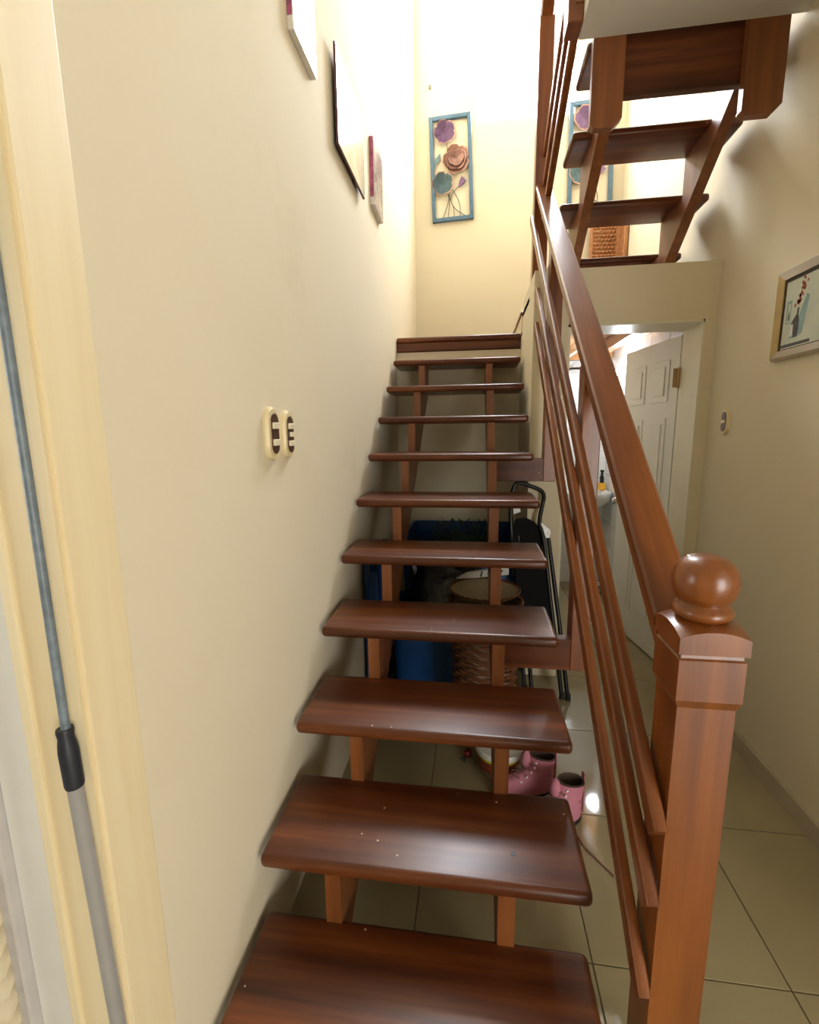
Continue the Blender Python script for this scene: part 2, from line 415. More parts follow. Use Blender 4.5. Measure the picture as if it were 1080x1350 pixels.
# bathroom wall tiles
wt = struct('wall_bathroom_back', bx(0.90, XR, YB - 0.008, YB + 0.001, 0, 1.965), 'wgrout')
for i in range(3):
    for j in range(10):
        x0 = 0.902 + i * 0.30; x1 = min(x0 + 0.297, XR - 0.013)
        if x1 - x0 < .03: continue
        obj('tile', bx(x0, x1, YB - 0.014, YB - 0.006, 0.002 + j * 0.2, min(0.199 + j * 0.2, 1.962), bev=0.001, seg=1), 'wtile', wt)
wt = struct('wall_bathroom_right', bx(XR - 0.008, XR + 0.001, 1.85, YB - .014, 0, 2.04), 'wgrout')
for i in range(6):
    for j in range(11):
        y1 = YB - 0.016 - i * 0.3; y0 = max(y1 - 0.297, 1.853)
        if y1 - y0 < .03: continue
        obj('tile', bx(XR - 0.014, XR - 0.006, y0, y1, 0.002 + j * 0.2, min(0.199 + j * 0.2, 2.036), bev=0.001, seg=1), 'wtile', wt)

# skirting on the right wall
sk = struct_empty('baseboard_right', (XR, 0, 0))
yy = -0.45
while yy < 1.62:
    y1 = min(yy + 0.4945, 1.629)
    obj('tile', prism(B(), [(XR - 0.012, 0.0), (XR, 0.0), (XR, 0.082), (XR - 0.007, 0.082), (XR - 0.012, 0.075)], 'y', yy + .001, y1 - .001), 'skirt', sk); yy += 0.4945

# windows
def window(name, x0, x1, z0, z1, y, yt, mull=True, t=0.045):
    w = struct_empty(name, ((x0 + x1) / 2, y, z0))
    bm = B()
    box(bm, x0, x0 + t, y, yt, z0, z1); box(bm, x1 - t, x1, y, yt, z0, z1)
    box(bm, x0 + t, x1 - t, y, yt, z0, z0 + t); box(bm, x0 + t, x1 - t, y, yt, z1 - t, z1)
    obj('window_frame', bm, 'white', w)
    xm = (x0 + x1) / 2
    if not mull:
        obj('pane', bx(x0 + t, x1 - t, (y + yt) / 2 - .002, (y + yt) / 2 + .002, z0 + t, z1 - t), 'glass', w)
        return w
    obj('mullion', bx(xm - .018, xm + .018, y, yt, z0 + t, z1 - t), 'white', w)
    obj('pane', bx(x0 + t, xm - .018, (y + yt) / 2 - .002, (y + yt) / 2 + .002, z0 + t, z1 - t), 'glass', w)
    obj('pane', bx(xm + .018, x1 - t, (y + yt) / 2 - .002, (y + yt) / 2 + .002, z0 + t, z1 - t), 'glass', w)
    return w
window('window_1', WX0, WX1, WZ0, WZ1, YB + .03, YB + .06, False, 0.02)
window('window_2', 1.9, 3.8, 0.03, 2.15, -3.27, -3.23)
w3 = struct_empty('window_3', (-2.25, -1.1, 0.9))
bm = B()
box(bm, -2.25, -2.21, -1.7, -1.655, 0.9, 2.1); box(bm, -2.25, -2.21, -0.545, -0.5, 0.9, 2.1)
box(bm, -2.25, -2.21, -1.655, -0.545, 0.9, 0.945); box(bm, -2.25, -2.21, -1.655, -0.545, 2.055, 2.1)
obj('window_frame', bm, 'white', w3)
obj('pane', bx(-2.232, -2.228, -1.655, -0.545, 0.945, 2.055), 'glass', w3)

# ---- bathroom door: lining + six-panel leaf
d1 = struct_empty('door_1', (1.3, 1.63, 0))
obj('door_lining', bx(1.607, DX1, 1.632, 1.853, 0, DZ), 'jamb', d1)
obj('door_lining', bx(DX0, DX0 + 0.012, 1.632, 1.853, 0, DZ), 'jamb', d1)
obj('door_lining', bx(DX0, DX1, 1.632, 1.853, DZ - 0.012, DZ), 'jamb', d1)
HX, HY = 1.604, 1.858
LA = math.atan2(-0.085, 0.53)     # leaf swings away from the hinge
def leafpt(s, t):                 # s along the leaf, t out of its visible face
    dx, dy = math.sin(LA), math.cos(LA)
    return (HX + dx * s - dy * t, HY + dy * s + dx * t)
def leafbox(bm, s0, s1, t0, t1, z0, z1, bev=0.0):
    b2 = bx(s0, s1, t0, t1, z0, z1, bev=bev, seg=2)
    me = bpy.data.meshes.new('tmp')
    for v in b2.verts:
        q = leafpt(v.co.x, v.co.y); v.co = Vector((q[0], q[1], v.co.z))
    b2.to_mesh(me); b2.free(); bm.from_mesh(me); bpy.data.meshes.remove(me)
    return bm
leaf = obj('door_leaf', leafbox(B(), 0, 0.60, -0.036, 0.0, 0.012, 1.872), 'white', d1)
for s0, s1 in ((0.085, 0.265), (0.335, 0.515)):
    for z0, z1 in ((0.20, 0.78), (0.94, 1.44), (1.53, 1.76)):
        bm = leafbox(B(), s0, s1, 0.0, 0.005, z0, z1, bev=0.004)
        o = obj('panel_moulding', bm, 'white', leaf)
        o = obj('panel', leafbox(B(), s0 + .035, s1 - .035, 0.004, 0.011, z0 + .035, z1 - .035, bev=0.006), 'white', leaf)
k = leafpt(0.545, 0.0)
bm = lathe(B(), [(0.0, 0.062), (0.014, 0.06), (0.024, 0.048), (0.026, 0.038), (0.02, 0.026), (0.011, 0.02), (0.011, 0.008), (0.026, 0.006), (0.026, 0.0)], (0, 0, 0), n=16, axis='y')
for v in bm.verts: v.co.y *= 1
rot_about(bm, (0, 0, 0), 'Z', PI / 2 + math.atan2(-math.sin(LA), math.cos(LA)) * -1)
for v in bm.verts: v.co += Vector((k[0], k[1], 0.90))
obj('door_knob', bm, 'chrome', leaf, True)
for hz in (0.25, 1.60):
    bm = B(); box(bm, 1.574, 1.606, 1.8535, 1.8565, hz, hz + 0.10)
    tube(bm, [(1.601, 1.853, hz - .004), (1.601, 1.853, hz + 0.104)], 0.007, 8)
    obj('hinge', bm, 'brass', leaf)

# ---- left doorway: pine casing and lining
d2 = struct_empty('door_2', (0, -0.38, 0))
obj('casing', bx(-0.006, 0.005, -0.386, -0.300, 0, 2.28, bev=0.003, seg=2), 'pine', d2)
obj('casing', bx(-0.006, 0.005, -1.25, -0.386, 2.19, 2.28, bev=0.003, seg=2), 'pine', d2)
obj('casing', bx(-0.006, 0.005, -1.335, -1.25, 0, 2.28, bev=0.003, seg=2), 'pine', d2)
obj('lining', bx(-0.075, 0.0, -0.392, -0.380, 0, 2.19), 'pine', d2)
obj('lining', bx(-0.165, 0.0, -1.25, -1.238, 0, 2.19), 'pine', d2)
obj('stop_bead', bx(-0.090, -0.074, -0.398, -0.380, 0, 2.19, bev=0.003, seg=2), 'pine', d2)
obj('plaster_reveal', bx(-0.157, -0.089, -0.386, -0.379, 0, 2.19), 'white', d2)
for z0, r in ((1.790, 0.010), (1.742, 0.0055)):
    bm = lathe(B(), [(r, 0), (r, 0.0012)], (0, 0, 0), n=14, axis='y')
    for v in bm.verts: v.co.x *= 0.8; v.co.z *= 1.6; v.co += Vector((-0.010 - 0.004 * random.random(), -0.3930, z0 - .01))
    obj('knot', bm, 'knot', d2)
sh = thing('louvre_shutter', (-0.25, -0.42, 0), 'cream louvre shutter with stacked slats beside the pine doorway', 'shutter')
obj('stile', bx(-0.178, -0.158, -0.402, -0.3805, 0.0, 2.15, bev=0.003, seg=1), 'lilac', sh)
obj('stile', bx(-0.62, -0.59, -0.405, -0.375, 0.0, 2.15, bev=0.003, seg=1), 'greytube', sh)
for k in range(20):
    z0 = 0.02 + 0.037 * k
    obj('slat', prism(B(), [(-0.420, z0), (-0.412, z0 - .004), (-0.384, z0 + 0.034), (-0.392, z0 + 0.040)], 'x', -0.60, -0.176), 'slat', sh)
obj('rail', bx(-0.60, -0.176, -0.402, -0.3805, 0.77, 0.84, bev=0.003, seg=1), 'greytube', sh)
obj('rail', bx(-0.60, -0.176, -0.402, -0.3805, 2.08, 2.15, bev=0.003, seg=1), 'greytube', sh)
# extension pole leaning in the doorway
pl = thing('extension_pole', (0.0, -0.42, 0), 'telescopic pole with grey tube, black grip and blue-grey shaft leaning on pine jamb', 'pole')
def pole(z): return Vector((0.022 - 0.0355 * min(z, 1.0) - 0.001 * max(z - 1, 0), -0.412 + 0.004 * z, z))
obj('tube', tube(B(), [pole(0.0), pole(0.925)], 0.0095, 16), 'greytube', pl, True)
obj('shaft', tube(B(), [pole(0.94), pole(1.72)], 0.0056, 12), 'bluegrey', pl, True)
obj('grip', tube(B(), [pole(z) for z in (0.912, 0.916, 0.965, 0.975, 0.985, 0.993, 0.997)], [0.0108, 0.0118, 0.0120, 0.0110, 0.0094, 0.0106, 0.0100], 20), 'grip', pl, True)

# ================================================================== LOWER FLIGHT
st = thing('staircase', (0.4, -0.25, 0), 'lower flight of open varnished mahogany stairs along the cream wall', 'staircase')
TX0, TX1 = 0.015, 0.786
TH = 0.0175
for k in range(1, 11):
    y0 = (k - 2) * RUN; y1 = min(y0 + 0.283, 2.279)
    bm = bx(TX0, TX1, y0, y1, k * RISE - TH, k * RISE + TH)
    ed = [e for e in bm.edges if abs(e.verts[0].co.z - e.verts[1].co.z) > 0.01]
    bmesh.ops.bevel(bm, geom=ed, offset=0.014, segments=3, affect='EDGES', profile=0.5)
    ed = [e for e in bm.edges if abs(e.verts[0].co.z - e.verts[1].co.z) < 0.001]
    bmesh.ops.bevel(bm, geom=ed, offset=0.0135, segments=4, affect='EDGES', profile=0.5, clamp_overlap=True)
    t = obj('tread', bm, 'wood_x', st, True, sm_angle=50)
    if k == 2:
        obj('screw_plug', lathe(B(), [(0.0065, 0), (0.0062, 0.0016)], (0.62, 0.085, k * RISE + TH - .0006), n=14), 'wire', t)
def sawtooth(n0, n1, off, yback):
    """side outline (y,z) of a cut stringer for treads n0..n1"""
    pts = []
    for k in range(n0, n1 + 1):
        yr = (k - 2) * RUN + 0.016; zt = k * RISE - TH + .001
        if k == n0: pts.append((yr, 0.0))
        else: pts.append((yr, (k - 1) * RISE - TH + .001))
        pts.append((yr, zt))
    pts.append((yback, n1 * RISE - TH + .001))
    pts.append((yback, 2 * RISE + yback * RISE / RUN - off))
    yb = (off - 2 * RISE) / (RISE / RUN)
    pts.append((yb, 0.0))
    return pts
for x0, x1 in ((0.172, 0.210), (0.582, 0.621)):
    bm = prism(B(), sawtooth(1, 10, 0.335, 2.2795), 'x', x0, x1)
    obj('stringer', bm, 'wood_s', st)
for x in (0.225, 0.568):
    obj('angle_plate', bx(x - .012, x + .012, 2.274, 2.2795, 1.66, 1.78), 'ivory', st)

# ---- lower banister
bn = thing('banister', (0.895, -0.1, 0), 'lower mahogany banister with ball-topped newel post, handrail and three slim rails', 'banister')
NX, NY = 0.895, -0.100
def square_post(bm, rings, cx, cy):
    prev = None
    fs = []
    for h, z in rings:
        r = [bm.verts.new((cx + sx * h, cy + sy * h, z)) for sx, sy in ((-1, -1), (1, -1), (1, 1), (-1, 1))]
        if prev:
            for i in range(4): bm.faces.new((prev[i], prev[(i + 1) % 4], r[(i + 1) % 4], r[i]))
        else: bm.faces.new(r[::-1])
        prev = r
    bm.faces.new(prev); return bm
nw = obj('newel_post', square_post(B(), [(0.0445, 0), (0.0445, 0.925), (0.050, 0.940), (0.050, 1.010), (0.047, 1.013), (0.046, 1.022)], NX, NY), 'wood_z', bn)
# cap with arched edges
bm = B(); n = 8; h = 0.0525
grid = [[None] * (n + 1) for _ in range(n + 1)]
for i in range(n + 1):
    for j in range(n + 1):
        u, v = -1 + 2 * i / n, -1 + 2 * j / n
        grid[i][j] = bm.verts.new((NX + u * h, NY + v * h, 1.048 + 0.016 * (1 - u * u) * 0.75 + 0.016 * (1 - v * v) * 0.75))
for i in range(n):
    for j in range(n): bm.faces.new((grid[i][j], grid[i + 1][j], grid[i + 1][j + 1], grid[i][j + 1]))
lo = {}
border = [(i, 0) for i in range(n)] + [(n, j) for j in range(n)] + [(i, n) for i in range(n, 0, -1)] + [(0, j) for j in range(n, 0, -1)]
low = [bm.verts.new((grid[i][j].co.x, grid[i][j].co.y, 1.021)) for i, j in border]
for q in range(len(border)):
    a = grid[border[q][0]][border[q][1]]; b_ = grid[border[(q + 1) % len(border)][0]][border[(q + 1) % len(border)][1]]
    bm.faces.new((a, b_, low[(q + 1) % len(border)], low[q]))
bm.faces.new(low[::-1])
cap = obj('cap', bm, 'wood_z', nw, True, sm_angle=30)
prof = [(0.028, 1.062), (0.034, 1.066), (0.0425, 1.071), (0.0455, 1.078), (0.0430, 1.086), (0.036, 1.090), (0.0345, 1.094),
        (0.040, 1.099), (0.0455, 1.108), (0.0490, 1.122), (0.0490, 1.134), (0.0460, 1.148), (0.039, 1.160), (0.028, 1.168), (0.014, 1.172), (0.0, 1.173)]
obj('ball_finial', lathe(B(), prof[:-1], (NX, NY, 0), n=36), 'wood_z', nw, True, sm_angle=60)

HS = 0.83
def hz(y): return 1.093 + HS * y
HPROF = [(-0.040, -0.004), (-0.034, 0.0), (0.034, 0.0), (0.040, -0.004), (0.040, -0.016), (0.034, -0.022), (0.034, -0.046), (-0.034, -0.046), (-0.034, -0.022), (-0.040, -0.016)]
obj('handrail', sweep(B(), HPROF, (0.879, -0.052, hz(-0.052)), (0.866, 1.935, hz(1.935)), plumb=True), 'wood_y', bn)
RP = rrect(0.023, 0.044, 0.006)
for a, b_ in (((0.832, -0.160, 0.700), (0.8215, 1.985, 2.535)), ((0.832, -0.157, 0.548), (0.820, 1.631, 2.062)), ((0.832, -0.157, 0.352), (0.820, 1.631, 1.900))):
    obj('rail', sweep(B(), RP, a, b_, plumb=False), 'wood_y', bn, True)
for py, z0 in ((0.62, 0.572), (1.385, 1.137)):
    p = obj('post', bx(0.845, 0.903, py, py + 0.072, z0, hz(py) - 0.03, bev=0.003, seg=1), 'wood_z', bn)
    obj('bracket', bx(0.620, 0.846, py + 0.001, py + 0.040, z0 + .001, z0 + 0.112, bev=0.002, seg=1), 'wood_x', p)

# ================================================================== UPPER FLIGHT
s2 = thing('staircase', (1.29, 2.0, 2.1), 'upper flight of dark mahogany open stairs seen from below, over the bathroom door', 'staircase')
UX0, UX1 = 0.935, 1.640
def unose(y): return 2.67 + (RISE / RUN) * (1.742 - y)
for y0, y1, zc in ((1.262, 1.490, 2.850), (1.500, 1.742, 2.6725), (1.757, 1.998, 2.4925), (2.035, 2.285, 2.322)):
    bm = bx(UX0, UX1, y0, y1, zc - TH, zc + TH)
    ed = [e for e in bm.edges if abs(e.verts[0].co.z - e.verts[1].co.z) > 0.01]
    bmesh.ops.bevel(bm, geom=ed, offset=0.014, segments=3, affect='EDGES', profile=0.5)
    ed = [e for e in bm.edges if abs(e.verts[0].co.z - e.verts[1].co.z) < 0.001]
    bmesh.ops.bevel(bm, geom=ed, offset=0.012, segments=3, affect='EDGES', profile=0.5, clamp_overlap=True)
    obj('tread', bm, 'wood_x', s2, True, sm_angle=50)
for x0, x1 in ((1.020, 1.066), (1.500, 1.548)):
    pts = [(2.27, 2.10), (2.27, 2.3045), (1.985, 2.3045), (1.985, 2.475), (1.727, 2.475), (1.727, 2.655), (1.478, 2.655), (1.478, 2.8325), (1.258, 2.8325)]
    pts += [(1.258, unose(1.258) - 0.30), (2.08, 2.10)]
    obj('stringer', prism(B(), pts, 'x', x0, x1), 'wood_s', s2)
obj('header_beam', bx(1.00, 1.60, 1.232, 1.262, 2.645, 2.98, bev=0.002, seg=1), 'wood_x', s2)
def hanger(x0, x1, z0, ch_right):
    c = 0.03
    if ch_right: pts = [(x0, 2.95), (x0, z0 + .012), (x0 + .012, z0), (x1 - c, z0), (x1, z0 + c), (x1, 2.95)]
    else: pts = [(x0, 2.95), (x0, z0 + c * .6), (x0 + c * .5, z0), (x1 - c, z0), (x1, z0 + c), (x1, 2.95)]
    return prism(B(), pts, 'y', 1.2005, 1.2335)
obj('hanger_block', hanger(0.945, 1.062, 2.527, True), 'wood_s', s2)
obj('hanger_block', hanger(1.484, 1.620, 2.522, False), 'wood_s', s2)

b2 = thing('banister', (0.86, 1.95, 2.16), 'upper mahogany banister rising from the parapet wall to the upper floor', 'banister')
obj('post', bx(0.822, 0.898, 1.905, 1.985, 2.160, 3.45, bev=0.004, seg=2), 'wood_z', b2)
obj('newel_post', bx(0.833, 0.888, 1.115, 1.205, 2.832, 4.05, bev=0.003, seg=1), 'wood_z', b2)
HP2 = [(p[0] * 0.8, p[1]) for p in HPROF]
obj('handrail', sweep(B(), HP2, (0.858, 1.95, 3.47), (0.858, 1.16, 4.03), plumb=True), 'wood_y', b2)
for dz in (0.0, 0.17, 0.34):
    obj('rail', sweep(B(), rrect(0.03, 0.04, 0.006), (0.874, 1.99, 2.44 + dz), (0.874, 1.12, 2.905 + dz)), 'wood_y', b2, True)

# ================================================================== WALL THINGS
# switches on left and right walls
def pill(w, h, n=10):
    r = w / 2; pts = []
    for k in range(n + 1): a = PI * k / n; pts.append((r * math.cos(a), h / 2 - r + r * math.sin(a)))
    for k in range(n + 1): a = PI + PI * k / n; pts.append((r * math.cos(a), -h / 2 + r + r * math.sin(a)))
    return pts
def switch(side, y, z, h, w, rockers, label):
    xw = 0.0 if side > 0 else XR
    t = thing('light_switch', (xw, y, z - h / 2), label, 'switch', 'ivory wall switches')
    bm = B(); P0 = [(y + a, z + b_) for a, b_ in pill(w, h)]; P1 = [(y + a, z + b_) for a, b_ in pill(w * 0.86, h * 0.93)]
    v0 = [bm.verts.new((xw - side * .001, *p)) for p in P0]; v1 = [bm.verts.new((xw + side * .006, *p)) for p in P0]; v2 = [bm.verts.new((xw + side * .013, *p)) for p in P1]
    n = len(P0)
    for a, b_ in ((v0, v1), (v1, v2)):
        for i in range(n): bm.faces.new((a[i], a[(i + 1) % n], b_[(i + 1) % n], b_[i]))
    bm.faces.new(v2)
    obj('plate', bm, 'ivory', t, True, sm_angle=35)
    bm = prism(B(), [(y + a, z + b_) for a, b_ in pill(w * 0.55, h * 0.75)], 'x', xw + side * .012, xw + side * .0155)
    obj('insert', bm, 'swbrown', t)
    for dz, hh, ww in rockers:
        a, b_ = sorted((xw + side * .014, xw + side * .0205))
        obj('rocker', bx(a, b_, y - ww / 2, y + ww / 2, z + dz - hh / 2, z + dz + hh / 2, bev=0.0015, seg=1), 'ivory_w', t)
    return t
switch(1, 0.243, 1.376, 0.135, 0.075, [(0.020, 0.016, 0.036), (-0.022, 0.016, 0.036)], 'ivory double switch plate with two pale bars on a brown insert, on the cream wall')
switch(1, 0.343, 1.374, 0.130, 0.072, [(0.022, 0.015, 0.034), (0.0, 0.013, 0.02), (-0.024, 0.015, 0.034)], 'ivory switch plate with three pale bars on a brown insert, nearer the stair landing')
switch(-1, 1.452, 1.409, 0.118, 0.066, [(0.0, 0.014, 0.032)], 'ivory light switch with one pale bar, on the wall beside the bathroom door')

# pictures on the left wall
t = thing('canvas_picture', (0.0, 0.66, 2.47), 'white-edged box canvas picture with magenta print, first above the lower steps', 'picture', 'pictures along the stair wall')
obj('canvas', bx(0.0, 0.018, 0.507, 0.695, 2.457, 2.75, bev=0.002, seg=1), 'canvas_w', t)
obj('print', bx(0.017, 0.019, 0.509, 0.693, 2.459, 2.748), 'gloss', t)
obj('print_edge', bx(0.002, 0.016, 0.5055, 0.508, 2.49, 2.748), 'canvas_p', t)
t = thing('board_picture', (0.0, 1.18, 2.43), 'thin glossy board picture with dark purple edge, middle of the wall pictures', 'picture', 'pictures along the stair wall')
obj('board', bx(0.015, 0.023, 0.905, 1.312, 2.396, 2.714, bev=0.001, seg=1), 'mdf', t)
obj('print', bx(0.0225, 0.0245, 0.907, 1.310, 2.398, 2.712), 'gloss', t)
obj('hanging_block', bx(-0.002, 0.016, 1.05, 1.18, 2.50, 2.60), 'mdf', t)
t = thing('canvas_picture', (0.0, 1.7, 2.5), 'small floral box canvas picture with white lower edge, closest to the landing', 'picture', 'pictures along the stair wall')
obj('canvas', bx(0.0, 0.022, 1.535, 1.752, 2.474, 2.775, bev=0.002, seg=1), 'canvas_w', t)
obj('print', bx(0.021, 0.023, 1.537, 1.750, 2.476, 2.773), 'canvas_m', t)
obj('print_edge', bx(0.002, 0.020, 1.5335, 1.536, 2.510, 2.773), 'canvas_p', t)

# metal flower panels on the back wall
def flower_panel(cx, label, tilt):
    zc = 3.515; W, H = 0.172, 0.395; y = YB - 0.001
    t = thing('flower_wall_panel', (cx, YB, zc - H), label, 'wall decoration', 'metal flower panels on the stairwell wall')
    def R(bm): return rot_about(bm, (cx, YB, zc), 'Y', tilt)
    bm = B(); b_ = 0.032
    for q in ((-W, -W + b_, -H, H), (W - b_, W, -H, H), (-W + b_, W - b_, -H, -H + b_), (-W + b_, W - b_, H - b_, H)):
        box(bm, cx + q[0], cx + q[1], y - 0.028, y, zc + q[2], zc + q[3], bev=0.004, seg=1)
    obj('frame', R(bm), 'slate', t)
    def flower(fx, fz, r, mat, layers):
        for L in range(layers):
            bm = B(); n = 40; rr = r * (1 - 0.22 * L); y0 = y - 0.024 - 0.012 * L
            c = bm.verts.new((cx + fx, y0 + 0.006, zc + fz)); rings = []
            for f_ in (0.35, 0.7, 0.93, 1.0):
                ring = []
                for k in range(n):
                    a = 2 * PI * k / n; pet = abs(math.sin(a * 2.5 + L)) ** 0.6
                    rad = rr * f_ * (0.86 + 0.14 * pet) + (0.025 * rr * math.sin(a * 14) if f_ > 0.9 else 0)
                    ring.append(bm.verts.new((cx + fx + rad * math.cos(a), y0 - 0.012 * f_ ** 2 * (0.4 + 0.6 * pet), zc + fz + rad * math.sin(a))))
                rings.append(ring)
            for k in range(n): bm.faces.new((c, rings[0][k], rings[0][(k + 1) % n]))
            for i in range(3):
                for k in range(n):
                    f = bm.faces.new((rings[i][k], rings[i][(k + 1) % n], rings[i + 1][(k + 1) % n], rings[i + 1][k]))
                    f.material_index = 1 if i == 2 else 0
            bmesh.ops.solidify(bm, geom=bm.faces[:], thickness=0.0015)
            obj('flower', R(bm), [mat, 'fl_edge'], t, True, sm_angle=50)
    flower(-0.046, 0.272, 0.091, 'fl_purple', 1)
    flower(0.040, 0.062, 0.110, 'fl_copper', 3)
    flower(-0.075, -0.107, 0.091, 'fl_teal', 1)
    stems = [[(-.035, .20), (-.028, .155)], [(-.035, -.18), (-.03, -.22), (-.05, -.29), (-.085, -.366)], [(-.02, -.17), (-.025, -.25), (-.038, -.366)],
             [(-.035, -.18), (.0, -.27), (.01, -.31), (.01, -.366)], [(.0, -.15), (.045, -.23), (.062, -.30), (.06, -.366)],
             [(.055, -.135), (.0, -.19), (-.008, -.25), (.03, -.31), (.11, -.366)]]
    for s in stems:
        path = smooth_path([(cx + a, y - 0.014, zc + b2_) for a, b2_ in s]) if len(s) > 2 else [(cx + a, y - 0.014, zc + b2_) for a, b2_ in s]
        obj('stem', R(tube(B(), path, 0.0026, 6)), 'wire', t, True)
    lf = [(-0.14, 0.05), (-0.128, 0.085), (-0.10, 0.115), (-0.085, 0.122), (-0.088, 0.09), (-0.105, 0.06), (-0.13, 0.042), (-0.14, -0.01)]
    obj('leaf', R(prism(B(), [(cx + a, zc + b2_) for a, b2_ in lf], 'y', y - 0.020, y - 0.017)), 'fl_teal', t)
    bd = [(0.05, -0.14), (0.062, -0.10), (0.082, -0.062), (0.092, -0.078), (0.103, -0.072), (0.105, -0.09), (0.118, -0.098), (0.09, -0.125), (0.06, -0.145)]
    obj('bud', R(prism(B(), [(cx + a, zc + b2_) for a, b2_ in bd], 'y', y - 0.022, y - 0.014)), 'fl_purple', t)
    return t
flower_panel(0.305, 'slate-framed metal flower panel hanging over the lower landing', math.radians(-2.2))
flower_panel(1.405, 'slate-framed metal flower panel seen through the upper stair treads', math.radians(-1.0))
nl = tag(obj('wall_hook', bx(0.118, 0.136, YB - 0.012, YB + .001, 4.115, 4.145, bev=0.003, seg=1), 'mark'), 'tiny grey hook on the stairwell wall above the flower panel', 'hook')

# framed vase print on right wall
t = thing('framed_print', (XR, 0.93, 1.625), 'gold and silver framed print of a vase with red blossoms, on the hallway wall', 'picture')
PY0, PY1, PZ0, PZ1 = 0.72, 1.150, 1.628, 1.950
fw, ft = 0.034, 0.024
def frame_bar(pts): return prism(B(), pts, 'x', XR - ft, XR)
def bar(a, b_, c, d, mat):
    bm = B(); o = [bm.verts.new((XR - 0.012, *p)) for p in (a, b_)]; oi_ = [bm.verts.new((XR - ft, *p)) for p in ((a[0] * .75 + d[0] * .25, a[1] * .75 + d[1] * .25), (b_[0] * .75 + c[0] * .25, b_[1] * .75 + c[1] * .25))]
    inn = [bm.verts.new((XR - 0.014, *p)) for p in (c, d)]; w_ = [bm.verts.new((XR, *p)) for p in (a, b_, c, d)]
    bm.faces.new((o[0], o[1], oi_[1], oi_[0])); bm.faces.new((oi_[0], oi_[1], inn[0], inn[1]))
    bm.faces.new((w_[0], w_[1], o[1], o[0])); bm.faces.new((w_[2], w_[3], inn[1], inn[0])); bm.faces.new(w_)
    bm.faces.new((w_[0], o[0], oi_[0], inn[1], w_[3])); bm.faces.new((w_[1], w_[2], inn[0], oi_[1], o[1]))
    obj('frame_bar', bm, mat, t)
A_, B_, C_, D_ = (PY0, PZ0), (PY1, PZ0), (PY1, PZ1), (PY0, PZ1)
a_, b__, c_, d_ = (PY0 + fw, PZ0 + fw), (PY1 - fw, PZ0 + fw), (PY1 - fw, PZ1 - fw), (PY0 + fw, PZ1 - fw)
bar(A_, B_, b__, a_, 'silver'); bar(B_, C_, c_, b__, 'gold'); bar(C_, D_, d_, c_, 'silver'); bar(D_, A_, a_, d_, 'gold')
obj('liner', bx(XR - 0.010, XR - 0.001, PY0 + fw - .001, PY1 - fw + .001, PZ0 + fw - .001, PZ1 - fw + .001), 'liner', t)
XP = XR - 0.0102
pr = obj('print', bx(XP - 0.0008, XP + .0004, PY0 + fw + .014, PY1 - fw - .012, PZ0 + fw + .004, PZ1 - fw - .014), 'print', t)
def flat(name, pts, mat, lift):
    obj(name, prism(B(), [(PY1 - q[0], PZ0 + q[1]) for q in pts], 'x', XP - 0.0008 - lift, XP - .0006), mat, pr)
# distances measured from the frame's far (left-hand) lower corner
flat('printed_shape', [(0.046, 0.042), (0.20, 0.042), (0.20, 0.053), (0.046, 0.053)], 'print_d', .0003)
flat('printed_shape', [(0.058, 0.125), (0.085, 0.125), (0.085, 0.205), (0.058, 0.205)], 'print_t', .0002)
flat('printed_shape', [(0.066, 0.13), (0.080, 0.13), (0.080, 0.195), (0.066, 0.195)], 'print', .0003)
flat('printed_shape', [(0.068, 0.14), (0.074, 0.135), (0.079, 0.145), (0.077, 0.16), (0.075, 0.175), (0.072, 0.16)], 'print_d', .0004)
flat('printed_shape', [(0.085, 0.07), (0.13, 0.07), (0.155, 0.08), (0.175, 0.20), (0.16, 0.21), (0.12, 0.12), (0.10, 0.085)], 'print_t', .0002)
flat('vase', [(0.108, 0.072), (0.130, 0.072), (0.135, 0.10), (0.133, 0.13), (0.126, 0.148), (0.127, 0.172), (0.119, 0.172), (0.117, 0.15), (0.095, 0.128), (0.092, 0.118), (0.104, 0.122)], 'print_d', .0005)
flat('printed_shape', [(0.093, 0.08), (0.104, 0.08), (0.104, 0.116), (0.093, 0.116)], 'print_w', .0006)
for q in range(34):
    f_ = q / 33; cy = 0.115 + 0.035 * f_ + random.uniform(-.012, .012); cz = 0.180 + 0.085 * f_ + random.uniform(-.008, .008); r = random.uniform(.003, .007)
    flat('blossom', [(cy + r * math.cos(k * PI / 3), cz + r * math.sin(k * PI / 3) * 1.2) for k in range(6)], 'print_r', .0007)

